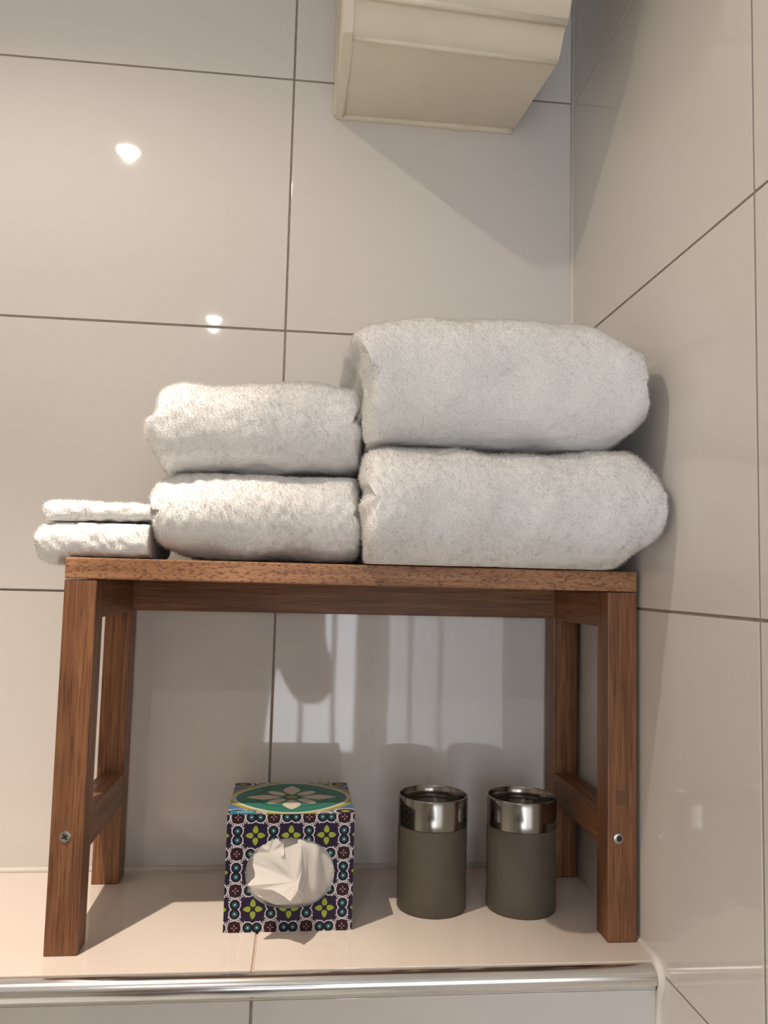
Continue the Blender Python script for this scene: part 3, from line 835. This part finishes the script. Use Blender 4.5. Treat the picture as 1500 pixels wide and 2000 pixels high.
def photographer():
    base = (-0.17, -1.20, ZF)
    t = empty('person', base, 'person in a beige shirt holding up a phone, mirrored in the tiles', 'person')
    def L(x, y, z): return (x - base[0], y - base[1], z - base[2])
    skin = pmat('skin', (0.50, 0.32, 0.24), 0.5, noise=0.05, nscale=40)
    shirt = pmat('beige_cotton', (0.20, 0.165, 0.125), 0.9, noise=0.1, nscale=60)
    dark = pmat('dark_denim', (0.035, 0.04, 0.055), 0.9, noise=0.2, nscale=90)
    hairm = pmat('brown_hair', (0.05, 0.03, 0.02), 0.6, noise=0.3, nscale=120)
    V = {'pelvis': (L(-.17, -1.20, -.30), (.125, .095)), 'waist': (L(-.17, -1.20, -.12), (.115, .085)), 'chest': (L(-.17, -1.20, .05), (.135, .095)),
         'top': (L(-.17, -1.20, .16), (.10, .075)), 'neck': (L(-.17, -1.19, .235), .050), 'jaw': (L(-.165, -1.165, .285), (.055, .065)),
         'face': (L(-.165, -1.165, .345), (.070, .085)), 'crown': (L(-.165, -1.175, .41), (.062, .075))}
    E = [('pelvis', 'waist'), ('waist', 'chest'), ('chest', 'top'), ('top', 'neck'), ('neck', 'jaw'), ('jaw', 'face'), ('face', 'crown')]
    arms = {'r': [((-.01, -1.20, .165), .050), ((.062, -1.03, .025), .040), ((.056, -.925, .190), .026), ((.052, -.895, .235), (.034, .018))],
            'l': [((-.33, -1.20, .165), .050), ((-.29, -1.02, .020), .040), ((-.085, -.930, .175), .026), ((-.052, -.898, .225), (.034, .018))]}
    for s, ch in arms.items():
        pv = 'top'
        for i, (p, r) in enumerate(ch):
            k = s + str(i); V[k] = (L(*p), r); E.append((pv, k)); pv = k
    for s, dx in (('R', .085), ('S', -.085)):
        for i, (p, r) in enumerate((((-.17 + dx, -1.20, -.42), .082), ((-.17 + dx * 1.1, -1.185, -.82), .052), ((-.17 + dx * 1.15, -1.205, -1.19), .034), ((-.17 + dx * 1.4, -1.08, -1.222), (.034, .022)))):
            k = s + str(i); V[k] = (L(*p), r); E.append(('pelvis' if i == 0 else s + str(i - 1), k))
    body = skinned('body', V, E, skin, t, 'pelvis')
    # five fingers on each hand, closing on the edges of the phone
    for s, sx, hx, hz in (('r', 1, .048, .238), ('l', -1, -.048, .228)):
        for f in range(4):
            z = hz + 0.030 - 0.019 * f
            n = (0.9, 1.0, 0.95, 0.8)[f]
            F = {'a': (L(hx + sx * .004, -.893, z), .0085), 'b': (L(hx + sx * .006, -.870, z + .002), .0080), 'c': (L(hx - sx * .012 * n, -.8545, z + .003), .0070), 'd': (L(hx - sx * .030 * n, -.8535, z + .003), .0058)}
            skinned('finger', F, [('a', 'b'), ('b', 'c'), ('c', 'd')], skin, body, 'a', 1)
        F = {'a': (L(hx - sx * .002, -.900, hz + .010), .0105), 'b': (L(hx - sx * .014, -.885, hz + .034), .0092), 'c': (L(hx - sx * .024, -.8765, hz + .054), .0075)}
        skinned('thumb', F, [('a', 'b'), ('b', 'c')], skin, body, 'a', 1)
    # clothes follow the body, a little larger
    g = .009
    def grow(k, e=g):
        p, r = V[k]; return (p, (r[0] + e, r[1] + e) if isinstance(r, tuple) else r + e)
    SV = {k: grow(k, .012) for k in ('pelvis', 'waist', 'chest', 'top', 'r0', 'r1', 'l0', 'l1')}
    for s in 'rl':
        a, c = Vector(V[s + '1'][0]), Vector(V[s + '2'][0])
        SV[s + 'c'] = (tuple(a.lerp(c, .8)), .034)
    skinned('shirt', SV, [('pelvis', 'waist'), ('waist', 'chest'), ('chest', 'top'), ('top', 'r0'), ('r0', 'r1'), ('r1', 'rc'), ('top', 'l0'), ('l0', 'l1'), ('l1', 'lc')], shirt, t, 'pelvis')
    TV = {k: grow(k, .014) for k in ('pelvis', 'R0', 'R1', 'R2', 'S0', 'S1', 'S2')}
    skinned('trousers', TV, [('pelvis', 'R0'), ('R0', 'R1'), ('R1', 'R2'), ('pelvis', 'S0'), ('S0', 'S1'), ('S1', 'S2')], dark, t, 'pelvis')
    HV = {'a': (L(-.165, -1.205, .345), (.072, .066)), 'b': (L(-.165, -1.195, .415), (.072, .076)), 'c': (L(-.165, -1.16, .438), (.056, .05))}
    skinned('hair', HV, [('a', 'b'), ('b', 'c')], hairm, t, 'a')
    for sx in (1, -1):
        e = lathe('eye', [(0.0, -.010), (.007, -.007), (.010, 0.0), (.007, .007), (0.0, .010)], pmat('eye_white', (.7, .7, .68), .2), body, n=16)
        e.location = L(-.165 + sx * .030, -1.092, .345)
        skinned('ear', {'a': (L(-.165 + sx * .076, -1.172, .325), (.006, .010)), 'b': (L(-.165 + sx * .080, -1.176, .358), (.007, .014))}, [('a', 'b')], skin, body, 'a', 1)
    skinned('nose', {'a': (L(-.165, -1.082, .352), .008), 'b': (L(-.165, -1.066, .322), .012)}, [('a', 'b')], skin, body, 'a', 1)
    skinned('mouth', {'a': (L(-.187, -1.098, .289), .005), 'b': (L(-.165, -1.090, .288), .0065), 'c': (L(-.143, -1.098, .289), .005)}, [('a', 'b'), ('b', 'c')], pmat('lips', (.40, .17, .15), .4), body, 'b', 1)
    for k in ('R', 'S'):
        p, q = Vector(V[k + '2'][0]), Vector(V[k + '3'][0])
        skinned('shoe', {'a': (tuple(p + Vector((0, -.03, -.025))), (.040, .034)), 'b': (tuple(p.lerp(q, .5) + Vector((0, 0, -.008))), (.044, .034)), 'c': (tuple(q + Vector((0, .02, .004))), (.040, .026))}, [('a', 'b'), ('b', 'c')], hairm, t, 'a')
    ph = empty('phone', (0.0, -0.866, 0.245), 'dark phone held up in both hands of the person', 'phone')
    box('phone_case', (-.037, -.004, -.075), (.037, .004, .075), M_DARK, ph, bevel=.0035, seg=3)
    box('phone_screen', (-.034, -.0046, -.070), (.034, -.0040, .070), pmat('phone_glass', (.02, .02, .025), .08), ph)
photographer()

# ================================================================== CEILING SPOTLIGHTS (two mirrored in the tiles, two added unseen as fill)
def downlight(spec, label):
    x, y, z = spec['loc']
    t = empty('ceiling_spotlight', (x, y, CEIL), label, 'ceiling light', 'recessed ceiling spotlights')
    lathe('bezel', [(0.0165, -0.0005), (0.0180, -0.0064), (0.031, -0.0075), (0.040, -0.005), (0.042, -0.0005)], M_WHITE, t, n=48)
    d = lathe('lens', [(0.0, -0.0062), (0.0165, -0.0062), (0.0165, -0.0035), (0.0, -0.0035)], emit('lamp_lens', spec['color'], spec['disc']), t, n=32)
    for nm, pw, cone, blend in (('beam_lamp', spec['power'], spec['cone'], spec['blend']), ('spill_lamp', spec['spill'], 160, 0.5)):
        L = bpy.data.lights.new(nm, 'SPOT')
        L.energy = pw; L.color = spec['color']; L.spot_size = math.radians(cone); L.spot_blend = blend; L.shadow_soft_size = 0.004
        o = bpy.data.objects.new(nm, L); COL.objects.link(o); o.parent = t
        o.location = (0, 0, -0.0108)
    return t
downlight(SPOT_1, 'round recessed spotlight above the stool, mirrored as the bright spot on the upper left tile')
downlight(SPOT_2, 'round recessed spotlight behind the camera, mirrored at the tile joint above the middle towels')
downlight(FILL_SPOT_3, 'added unseen fill spotlight near the left wall, the one above the tiled ledge')
downlight(FILL_SPOT_4, 'added unseen fill spotlight near the left wall, the one farther from the towels')
